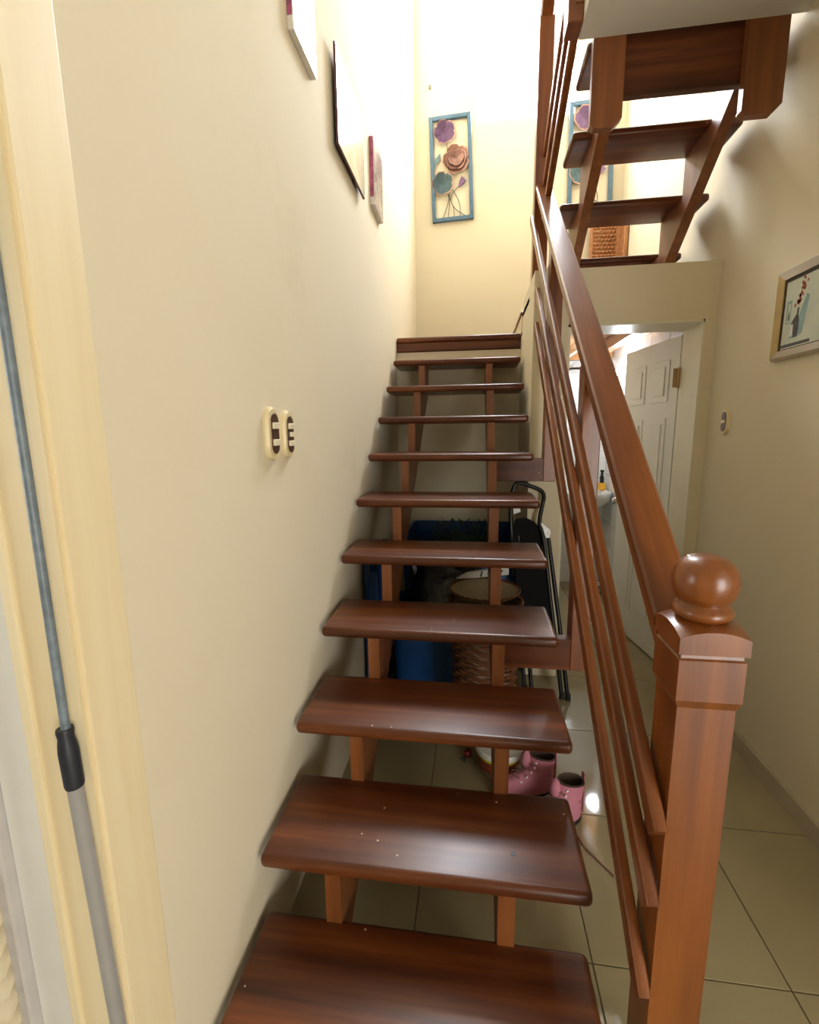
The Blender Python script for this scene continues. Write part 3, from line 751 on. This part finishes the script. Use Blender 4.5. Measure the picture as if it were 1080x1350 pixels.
# ================================================================== UNDER THE STAIRS
def tub(x0, x1, y0, y1, h, label):
    t = thing('storage_tub', ((x0 + x1) / 2, (y0 + y1) / 2, 0), label, 'tub', 'blue tubs under the stairs')
    cx, cy = (x0 + x1) / 2, (y0 + y1) / 2; W, D = (x1 - x0) / 2, (y1 - y0) / 2
    def ring(s, z, ins=0): return [(cx + a * (W * s - ins) / W, cy + b_ * (D * s - ins) / D, z) for a, b_ in rrect(2 * W, 2 * D, 0.05, 4)]
    bm = B(); rings = []
    for s, z, ins in ((0.88, 0.0, 0), (0.96, h - 0.04, 0), (0.96, h - .035, 0)):
        rings.append([bm.verts.new(p) for p in ring(s, z, ins)])
    for s, z, ins in ((0.96, h - .036, 0.006), (0.88, 0.008, 0.006)):
        rings.append([bm.verts.new(p) for p in ring(s, z, ins)])
    n = len(rings[0])
    for a, b_ in zip(rings, rings[1:]):
        for k in range(n): bm.faces.new((a[k], a[(k + 1) % n], b_[(k + 1) % n], b_[k]))
    bm.faces.new(rings[0][::-1]); bm.faces.new(rings[-1])
    obj('body', bm, 'blue', t, True, sm_angle=35)
    bm = B(); rs = []
    for s, z, ins in ((0.955, h - .04, 0), (1.0, h - .04, 0), (1.0, h - .012, 0), (0.995, h, 0), (0.96, h, 0.004), (0.955, h - .04, 0.004)):
        rs.append([bm.verts.new(p) for p in ring(s, z, ins)])
    for a, b_ in zip(rs, rs[1:] + rs[:1]):
        for k in range(n): bm.faces.new((a[k], a[(k + 1) % n], b_[(k + 1) % n], b_[k]))
    obj('rim', bm, 'blue', t, True, sm_angle=35)
    for k in range(4):
        xx = x0 + (x1 - x0) * (0.2 + 0.2 * k)
        obj('rib', bx(xx - .012, xx + .012, y0 + .017, y0 + 0.03, 0.06, h - .05, bev=0.004, seg=1), 'blue', t)
    return t
tub(0.095, 0.70, 1.285, 1.575, 0.50, 'low blue plastic tub holding a black bag, behind the wicker basket')
tub(0.10, 0.775, 1.605, 2.25, 0.775, 'tall blue plastic tub with dark green foliage, against the wall under the landing')
t = thing('tub_lid', (0.045, 1.38, 0), 'ribbed blue plastic lid standing on edge by the cream wall under the stairs', 'lid')
obj('panel', prism(B(), [(1.36 + a, 0.40 + b_) for a, b_ in rrect(0.50, 0.80, 0.06, 4)], 'x', 0.022, 0.045), 'blue', t)
for k in range(5): obj('rib', bx(0.044, 0.062, 1.115 + .10 * k, 1.14 + .10 * k, 0.06, 0.74, bev=0.004, seg=1), 'blue', t)
obj('lid_edge', bx(0.022, 0.085, 1.112, 1.122, 0.06, 0.74, bev=0.003, seg=1), 'blue', t)

def blob(bm, c, r, seed, amp=0.2, n=3, mi=0):
    rng = random.Random(seed); ph = [[rng.uniform(0, 6.28) for _ in range(3)] for _ in range(5)]
    v = bmesh.ops.create_icosphere(bm, subdivisions=n, radius=1.0)['verts']
    for q in v:
        d = q.co.normalized(); s = 1.0
        for i, p in enumerate(ph): s += amp / (i + 1.2) * math.sin((i + 2) * d.x * 1.7 + p[0]) * math.cos((i + 1.5) * d.y * 1.9 + p[1]) * math.cos((i + 1) * d.z * 1.5 + p[2])
        q.co = Vector(c) + Vector((d.x * r[0] * s, d.y * r[1] * s, d.z * r[2] * s))
    return bm
t = thing('plastic_bag', (0.38, 1.46, 0.1), 'shiny black plastic bag bulging out of the low blue tub', 'bag')
obj('sack', blob(B(), (0.405, 1.435, 0.44), (0.285, 0.125, 0.30), 3, 0.10, 4), 'bag', t, True, sm_angle=180)
obj('knot', tube(B(), smooth_path([(0.22, 1.46, 0.62), (0.20, 1.45, 0.70), (0.185, 1.46, 0.77), (0.17, 1.46, 0.82)]), [0.05, 0.045, 0.038, 0.03, 0.025, 0.02, 0.018, 0.022, 0.026, 0.028, 0.03, 0.028, 0.02, 0.015, 0.012, 0.01][:16], 8), 'bag', t, True)
# dark green artificial foliage in the tall tub
bm = B(); rng = random.Random(5)
for k in range(420):
    cx, cy, cz = rng.uniform(.27, .66), rng.uniform(1.80, 2.08), rng.uniform(.70, .83) - 0.03 * rng.random()
    a = rng.uniform(0, 6.28); l = rng.uniform(.03, .07); up = rng.uniform(-.3, .9)
    d = Vector((math.cos(a), math.sin(a), up)).normalized() * l; s = d.cross(Vector((0, 0, 1))).normalized() * 0.006
    p = Vector((cx, cy, cz)); vs = [bm.verts.new(p - s * .3), bm.verts.new(p + d * .5 - s), bm.verts.new(p + d), bm.verts.new(p + d * .5 + s), bm.verts.new(p + s * .3)]
    bm.faces.new(vs)
t = thing('artificial_foliage', (0.46, 1.94, 0.4), 'dark green artificial foliage heaped in the tall blue tub', 'foliage')
o = obj('leaves', bm, 'green', t); o['kind'] = 'stuff'
obj('core', blob(B(), (0.46, 1.94, 0.55), (0.25, 0.2, 0.20), 9, 0.15, 3), 'green', t, True)

# wicker basket
BX, BY, BH = 0.575, 1.112, 0.630
t = thing('wicker_basket', (BX, BY, 0), 'tall round brown wicker basket with pale woven lining, under the stairs', 'basket')
obj('lining', lathe(B(), [(0.118, 0.02), (0.126, 0.3), (0.150, BH - .005), (0.146, BH - .005), (0.120, 0.3), (0.112, 0.03)], (BX, BY, 0), n=32), 'wicker_in', t, True)
for k in range(28):
    z = 0.012 + k * (BH - 0.05) / 27; r = 0.124 + (0.158 - 0.124) * (z / BH) ** 1.3
    path = [(BX + (r + 0.0045 * math.cos(12 * a + k * PI)) * math.cos(a), BY + (r + 0.0045 * math.cos(12 * a + k * PI)) * math.sin(a), z + .002 * math.sin(12 * a)) for a in [2 * PI * q / 72 for q in range(72)]]
    obj('wicker_strand', tube(B(), path, 0.0085, 5, closed=True), 'wicker', t, True)
for k in range(3):
    path = [(BX + (0.157 + 0.006 * math.cos(16 * a + k * 2.1)) * math.cos(a), BY + (0.157 + 0.006 * math.cos(16 * a + k * 2.1)) * math.sin(a), BH + 0.005 * math.sin(16 * a + k * 2.1)) for a in [2 * PI * q / 96 for q in range(96)]]
    obj('rim_braid', tube(B(), path, 0.0065, 5, closed=True), 'wicker', t, True)
# inner woven tray standing proud of the rim
t2 = thing('woven_tray', (BX - .02, BY + .06, BH), 'pale woven round tray lying on top of the wicker basket', 'tray')
bm = lathe(B(), [(0.02, 0.0), (0.10, 0.0), (0.150, 0.03), (0.156, 0.034), (0.156, 0.038), (0.148, 0.036), (0.10, 0.006), (0.02, 0.006)], (BX - .005, BY + .03, BH + .004), n=36)
obj('dish', bm, 'wicker_in', t2, True)
path = [(BX - .005 + 0.156 * math.cos(a), BY + .03 + 0.156 * math.sin(a), BH + 0.044 + .002 * math.sin(30 * a)) for a in [2 * PI * q / 96 for q in range(96)]]
obj('rim_braid', tube(B(), path, 0.0055, 5, closed=True), 'wicker', t2, True)
t3 = thing('white_case', (BX - .02, BY + .12, BH + .04), 'white plastic case with black clips, leaning in the woven tray', 'case')
bm = prism(B(), [(BX - 0.135, BH + 0.052), (BX - 0.04, BH + 0.060), (BX + 0.11, BH + 0.080), (BX + 0.11, BH + 0.120), (BX - 0.04, BH + 0.088), (BX - 0.085, BH + 0.080)], 'y', BY + 0.135, BY + 0.165)
obj('shell', bm, 'lid', t3)
bm = prism(B(), [(BX - 0.022, BH + 0.068), (BX - 0.016, BH + 0.066), (BX - 0.012, BH + 0.092), (BX - 0.018, BH + 0.092)], 'y', BY + 0.131, BY + 0.137)
obj('clip', bm, 'black', t3)
bm = prism(B(), [(BX + 0.01, BH + 0.078), (BX + 0.075, BH + 0.090), (BX + 0.085, BH + 0.100), (BX + 0.075, BH + 0.102), (BX + 0.03, BH + 0.094), (BX + 0.012, BH + 0.090)], 'y', BY + 0.131, BY + 0.137)
obj('clip', bm, 'black', t3)

# black folding step chair leaning on the door wall
t = thing('folding_chair', (0.92, 1.45, 0), 'black folded tubular metal chair leaning on the wall beside the stair stringer', 'chair')
RT = 0.011
rightp = smooth_path([(0.985, 1.405, 0.0), (0.957, 1.44, 0.23), (0.915, 1.49, 0.55), (0.885, 1.53, 0.80), (0.862, 1.556, 0.90), (0.873, 1.575, 0.98), (0.883, 1.59, 1.035), (0.866, 1.60, 1.068), (0.80, 1.602, 1.095), (0.755, 1.602, 1.108), (0.732, 1.602, 1.090), (0.715, 1.595, 1.03)], 6)
leftp = [(0.715, 1.595, 1.03), (0.718, 1.565, 0.86), (0.765, 1.50, 0.40), (0.80, 1.45, 0.0)]
obj('back_tube', tube(B(), rightp + smooth_path(leftp, 6)[1:], RT, 10), 'black', t, True)
obj('leg', tube(B(), [(0.908, 1.560, 0.83), (0.965, 1.46, 0.40), (1.012, 1.395, 0.012)], RT, 10), 'black', t, True)
obj('leg', tube(B(), [(0.755, 1.560, 0.83), (0.80, 1.50, 0.40), (0.835, 1.43, 0.012)], RT, 10), 'black', t, True)
for f_ in ((1.013, 1.394), (0.836, 1.429), (0.985, 1.405), (0.80, 1.45)):
    obj('rubber_foot', lathe(B(), [(0.0145, 0.0), (0.0150, 0.004), (0.0135, 0.035)], (f_[0], f_[1], 0), n=12), 'sole', t, True)
bm = prism(B(), [(0.868, 0.905), (0.918, 0.865), (0.915, 0.825), (0.870, 0.825)], 'y', 1.545, 1.552); obj('hinge_plate', bm, 'steel', t)
obj('rivet', lathe(B(), [(0.006, -0.004), (0.006, 0.0)], (0.905, 1.546, 0.852), n=10, axis='y'), 'chrome', t)
bm = prism(B(), [(0.725, 0.99), (0.76, 0.99), (0.765, 0.955), (0.73, 0.94)], 'y', 1.585, 1.590); obj('hinge_plate', bm, 'steel', t)
# backrest and folded seat panels
def leanpanel(pts, z_ref, y_ref, slope, th):
    bm = prism(B(), pts, 'y', 0, th)
    for v in bm.verts: v.co.y += y_ref + (v.co.z - z_ref) * slope
    return bm
obj('backrest', leanpanel([(0.725, 0.62), (0.895, 0.62), (0.868, 0.87), (0.835, 0.905), (0.79, 0.925), (0.74, 0.915), (0.722, 0.88)], 0.8, 1.545, 0.17, 0.018), 'cloth', t)
obj('seat', leanpanel([(0.765, 0.30), (0.945, 0.30), (0.905, 0.70), (0.735, 0.70)], 0.5, 1.478, 0.17, 0.022), 'cloth', t)

# plastic pot with lime and red label
t = thing('plastic_pot', (0.632, 0.845, 0), 'small lidded plastic pot with white rim and lime and red label, behind the pink boots', 'pot')
PC = (0.632, 0.845, 0)
obj('pot_body', lathe(B(), [(0.066, 0.0), (0.074, 0.006), (0.080, 0.028), (0.0845, 0.03)], PC, n=32, capt=True), 'clear', t, True)
obj('label', lathe(B(), [(0.0845, 0.030), (0.0905, 0.082), (0.088, 0.082), (0.082, 0.030)], PC, n=32), 'lab_r', t, True)
obj('label', lathe(B(), [(0.0907, 0.082), (0.0925, 0.098), (0.089, 0.098), (0.088, 0.082)], PC, n=32), 'lab_y', t, True)
obj('lid', lathe(B(), [(0.090, 0.098), (0.0985, 0.099), (0.0985, 0.116), (0.094, 0.120), (0.088, 0.118), (0.086, 0.112), (0.02, 0.112)], PC, n=36), 'lid', t, True)

# red berry ornament
t = thing('berry_ornament', (0.505, 0.905, 0), 'glossy dark red ball ornament with a green stalk on the floor tiles', 'ornament')
obj('ball', lathe(B(), [(0.003, 0.0), (0.012, 0.003), (0.0165, 0.012), (0.0168, 0.018), (0.013, 0.028), (0.006, 0.0325)], (0.505, 0.905, 0), n=16), 'red', t, True)
obj('stalk', tube(B(), smooth_path([(0.495, 0.90, 0.006), (0.482, 0.885, 0.004), (0.472, 0.875, 0.010)]), 0.0022, 6), 'green', t, True)
obj('stalk', tube(B(), smooth_path([(0.497, 0.897, 0.004), (0.493, 0.880, 0.003), (0.490, 0.862, 0.003)]), 0.0022, 6), 'green', t, True)

# boots
def boot(heel, toe, label):
    """low lace-up boot; local x runs heel -> toe"""
    t = thing('ankle_boot', (heel[0], heel[1], 0), label, 'boot', 'pair of pink boots')
    L = (Vector(toe) - Vector(heel)).length; ang = math.atan2(toe[1] - heel[1], toe[0] - heel[0])
    ca, sa = math.cos(ang), math.sin(ang)
    def W(bm):
        for v in bm.verts: v.co = Vector((heel[0] + ca * v.co.x - sa * v.co.y, heel[1] + sa * v.co.x + ca * v.co.y, v.co.z))
        return bm
    def loft(secs, n=20, top_open=False):
        bm = B(); rings = []
        for pts in secs: rings.append([bm.verts.new(p) for p in pts])
        for a, b_ in zip(rings, rings[1:]):
            m = len(a)
            for k in range(m): bm.faces.new((a[k], a[(k + 1) % m], b_[(k + 1) % m], b_[k]))
        bm.faces.new(rings[0][::-1])
        if not top_open: bm.faces.new(rings[-1])
        return bm
    def foot(z, x0, x1, w, toew, n=24, fx=0.0):
        pts = []
        for k in range(n):
            a = 2 * PI * k / n; u = math.cos(a); s = math.sin(a)
            x = (x0 + x1) / 2 + (x1 - x0) / 2 * (abs(u) ** 0.8) * (1 if u > 0 else -1)
            f_ = (x - x0) / (x1 - x0)
            ww = w * (1 - f_) + toew * f_ + 0.006 * math.sin(PI * f_)
            pts.append((x, ww * (abs(s) ** 0.8) * (1 if s > 0 else -1), z + fx * f_))
        return pts
    Lk = L
    obj('sole', W(loft([foot(0.0, 0.004, Lk - .004, .028, .030), foot(0.010, 0.0, Lk, .031, .034), foot(0.022, 0.002, Lk - .002, .031, .034)])), 'sole', t, True)
    obj('upper', W(loft([foot(0.020, 0.004, Lk - .004, .030, .033), foot(0.045, 0.004, Lk - .012, .031, .031), foot(0.062, 0.004, Lk - .035, .031, .027), foot(0.078, 0.006, Lk - .075, .030, .023),
                         foot(0.098, 0.006, Lk - .115, .029, .021), foot(0.125, 0.004, 0.098, .030, .023), foot(0.155, 0.0, 0.100, .032, .026, fx=0.014)], top_open=True)), 'pink', t, True, sm_angle=60)
    obj('lining', W(loft([foot(0.090, 0.010, 0.088, .026, .019), foot(0.154, 0.003, 0.097, .029, .023, fx=0.014), foot(0.161, 0.001, 0.099, .0315, .0255, fx=0.014), foot(0.160, 0.006, 0.094, .028, .022, fx=0.014), foot(0.11, 0.014, 0.08, .020, .015)])), 'lining', t, True)
    tp = [(0.098, .0, 0.155), (0.106, 0.0, 0.165), (0.104, 0, 0.182), (0.116, 0, 0.186)]
    bm = blob(B(), (0.112, 0, 0.150), (0.020, 0.021, 0.036), 2, 0.08, 2)
    obj('tongue', W(bm), 'pink', t, True)
    for s in (-1, 1):
        for k in range(5):
            f_ = k / 4; x = 0.090 + 0.055 * f_ ** 1.6; z = 0.150 - 0.075 * f_; yv = s * (0.0255 + 0.002 * f_)
            bm = lathe(B(), [(0.0046, 0), (0.0046, 0.0022)], (0, 0, 0), n=10, axis='y')
            for v in bm.verts: v.co = Vector((v.co.x + x - 0.010, v.co.y * s + yv, v.co.z + z))
            obj('eyelet', W(bm), 'eyelet', t)
    for k in range(4):
        f_ = (k + .5) / 4; x = 0.104 + 0.062 * f_ ** 1.4; z = 0.146 - 0.072 * f_
        obj('lace', W(tube(B(), smooth_path([(x - .016, -.026, z), (x + .006, -.012, z + .008), (x + .008, .012, z + .010), (x - .014, .026, z + .004)]), 0.0022, 6)), 'lace', t, True)
    obj('pull_tab', W(bx(-0.005, 0.0, -0.009, 0.009, 0.03, 0.185, bev=0.002, seg=1)), 'pink_d', t)
    return t
boot((0.835, 0.742), (0.597, 0.700), 'pink lace-up ankle boot standing beside the plastic pot')
boot((0.912, 0.632), (0.690, 0.535), 'pink lace-up ankle boot with drooping tongue, trailing a brown lace on the tiles')
tag(obj('shoelace', tube(B(), smooth_path([(0.885, 0.545, 0.004), (0.893, 0.515, 0.006), (0.902, 0.498, 0.003), (0.930, 0.458, 0.003), (0.964, 0.411, 0.003)]), 0.0030, 6), 'lace', None, True), 'loose brown shoelace lying on the floor tiles by the pink boots', 'shoelace')

# ================================================================== BATHROOM THINGS
t = thing('wash_basin', (1.44, 3.15, 0.6), 'white porcelain wash basin on the tiled bathroom wall', 'basin')
def bring(s, z, dy=0): return [(1.435 + a * s, 3.155 + b_ * s + dy, z) for a, b_ in rrect(0.42, 0.38, 0.12, 5)]
bm = B(); rs = [[bm.verts.new(p) for p in r_] for r_ in (bring(.45, .72, .05), bring(.75, .745, .03), bring(.97, .81), bring(1, .865), bring(.985, .875), bring(.86, .872), bring(.78, .84), bring(.45, .775))]
for a, b_ in zip(rs, rs[1:]):
    for k in range(len(a)): bm.faces.new((a[k], a[(k + 1) % len(a)], b_[(k + 1) % len(a)], b_[k]))
bm.faces.new(rs[0][::-1]); bm.faces.new(rs[-1])
obj('bowl', bm, 'porcelain', t, True, sm_angle=50)
obj('trap_pipe', tube(B(), smooth_path([(1.47, 3.17, 0.73), (1.47, 3.17, 0.60), (1.47, 3.20, 0.55), (1.47, 3.25, 0.57), (1.47, 3.345, 0.58)]), 0.018, 10), 'lid', t, True)
obj('valve', lathe(B(), [(0.022, -.02), (0.024, 0), (0.02, .02)], (1.485, 3.10, 0.60), n=12, axis='y'), 'chrome', t, True)
obj('tap', tube(B(), smooth_path([(1.42, 3.30, 0.87), (1.42, 3.30, 0.94), (1.42, 3.26, 0.97), (1.42, 3.20, 0.95)]), 0.012, 10), 'chrome', t, True)
t = thing('soap_box', (1.60, 3.23, 0.8755), 'orange-yellow soap box on the edge of the wash basin', 'soap box')
obj('box_body', bx(1.572, 1.632, 3.20, 3.26, 0.8755, 0.935, bev=0.006, seg=2), 'soap', t)
obj('dark_bottle', lathe(B(), [(0.018, 0.0), (0.018, 0.05), (0.010, 0.065), (0.010, 0.09), (0.016, 0.095), (0.016, 0.11)], (1.603, 3.235, 0.935), n=12), 'black', t, True)
t = thing('shower_arm', (1.34, 3.35, 1.85), 'thin chrome shower arm with coiled wire on the tiled wall', 'shower arm')
obj('arm', tube(B(), smooth_path([(1.30, 3.346, 1.885), (1.31, 3.28, 1.89), (1.34, 3.22, 1.885), (1.41, 3.20, 1.88)]), 0.009, 8), 'wire', t, True)
obj('wire_coil', tube(B(), [(1.41 + .028 * math.cos(a), 3.20 + .01 * math.sin(2 * a), 1.875 + 0.03 * math.sin(a)) for a in [2 * PI * q / 24 for q in range(24)]], 0.003, 5, closed=True), 'wire', t, True)
obj('wire_coil', tube(B(), [(1.425 + .022 * math.cos(a), 3.19 + .01 * math.sin(2 * a), 1.875 + 0.04 * math.sin(a)) for a in [2 * PI * q / 24 for q in range(24)]], 0.003, 5, closed=True), 'wire', t, True)
tag(obj('drain_pipe', tube(B(), [(1.26, 3.30, 1.97), (1.36, 3.30, 2.035)], 0.016, 10), 'lid', None, True), 'white plastic pipe slanting up to the bathroom ceiling', 'pipe')
t = thing('wall_lamp', (XR - .014, 2.80, 1.79), 'bare lit bulb in a holder on the tiled bathroom wall', 'lamp')
obj('holder', lathe(B(), [(0.035, 0.0), (0.035, -0.012), (0.02, -0.02), (0.018, -0.045)], (XR - .013, 2.80, 1.80), n=16, axis='x'), 'lid', t, True)
obj('bulb', lathe(B(), [(0.012, -0.04), (0.022, -0.06), (0.030, -0.082), (0.027, -0.100), (0.012, -0.110)], (XR - .013, 2.80, 1.80), n=16, axis='x'), 'bulb', t, True)
pt = bpy.data.lights.new('bulb_light', 'POINT'); pt.energy = 32; pt.color = (0.90, 0.95, 1.0); pt.shadow_soft_size = 0.042
po = bpy.data.objects.new('bulb_light', pt); COL.objects.link(po); po.location = (XR - .093, 2.80, 1.80)
t = thing('floor_basin', (1.60, 3.18, 0), 'small white basin with a purple rim on the bathroom floor', 'basin')
obj('bowl', lathe(B(), [(0.075, 0.0), (0.10, 0.07), (0.095, 0.07), (0.07, 0.006)], (1.545, 3.13, 0), n=20), 'lid', t, True)
obj('rim', tube(B(), [(1.545 + .10 * math.cos(a), 3.13 + .10 * math.sin(a), 0.07) for a in [2 * PI * q / 24 for q in range(24)]], 0.006, 6, closed=True), 'purple', t, True)

# rattan folding screen in the upper corner
t = thing('folding_screen', (1.55, 3.27, 2.1), 'orange-brown woven rattan screen standing in the corner behind the upper steps', 'screen')
def leafpan(p0, p1):
    p0, p1 = Vector(p0), Vector(p1); d = (p1 - p0); l = d.length; a = math.atan2(d.y, d.x)
    def W(bm):
        for v in bm.verts: v.co = Vector((p0.x + math.cos(a) * v.co.x - math.sin(a) * v.co.y, p0.y + math.sin(a) * v.co.x + math.cos(a) * v.co.y, v.co.z))
        return bm
    bm = B()
    for k in range(30):
        z = 2.12 + k * 0.0295
        nn = 14; path = [(l * q / nn, 0.004 * (1 if (q + k) % 2 else -1), z) for q in range(nn + 1)]
        tube(bm, path, 0.013, 5)
    o = obj('weave', W(bm), 'rattan', t, True); o['kind'] = 'stuff'
    for x in (0.0, l):
        obj('stile', W(bx(x - .012, x + .012, -.014, .014, 2.10, 3.03, bev=0.004, seg=1)), 'rattan', t)
    obj('top_rail', W(bx(0, l, -.014, .014, 3.0, 3.03, bev=0.004, seg=1)), 'rattan', t)
leafpan((1.435, 3.315, 0), (1.635, 3.325, 0))
leafpan((1.648, 3.30, 0), (1.648, 3.13, 0))
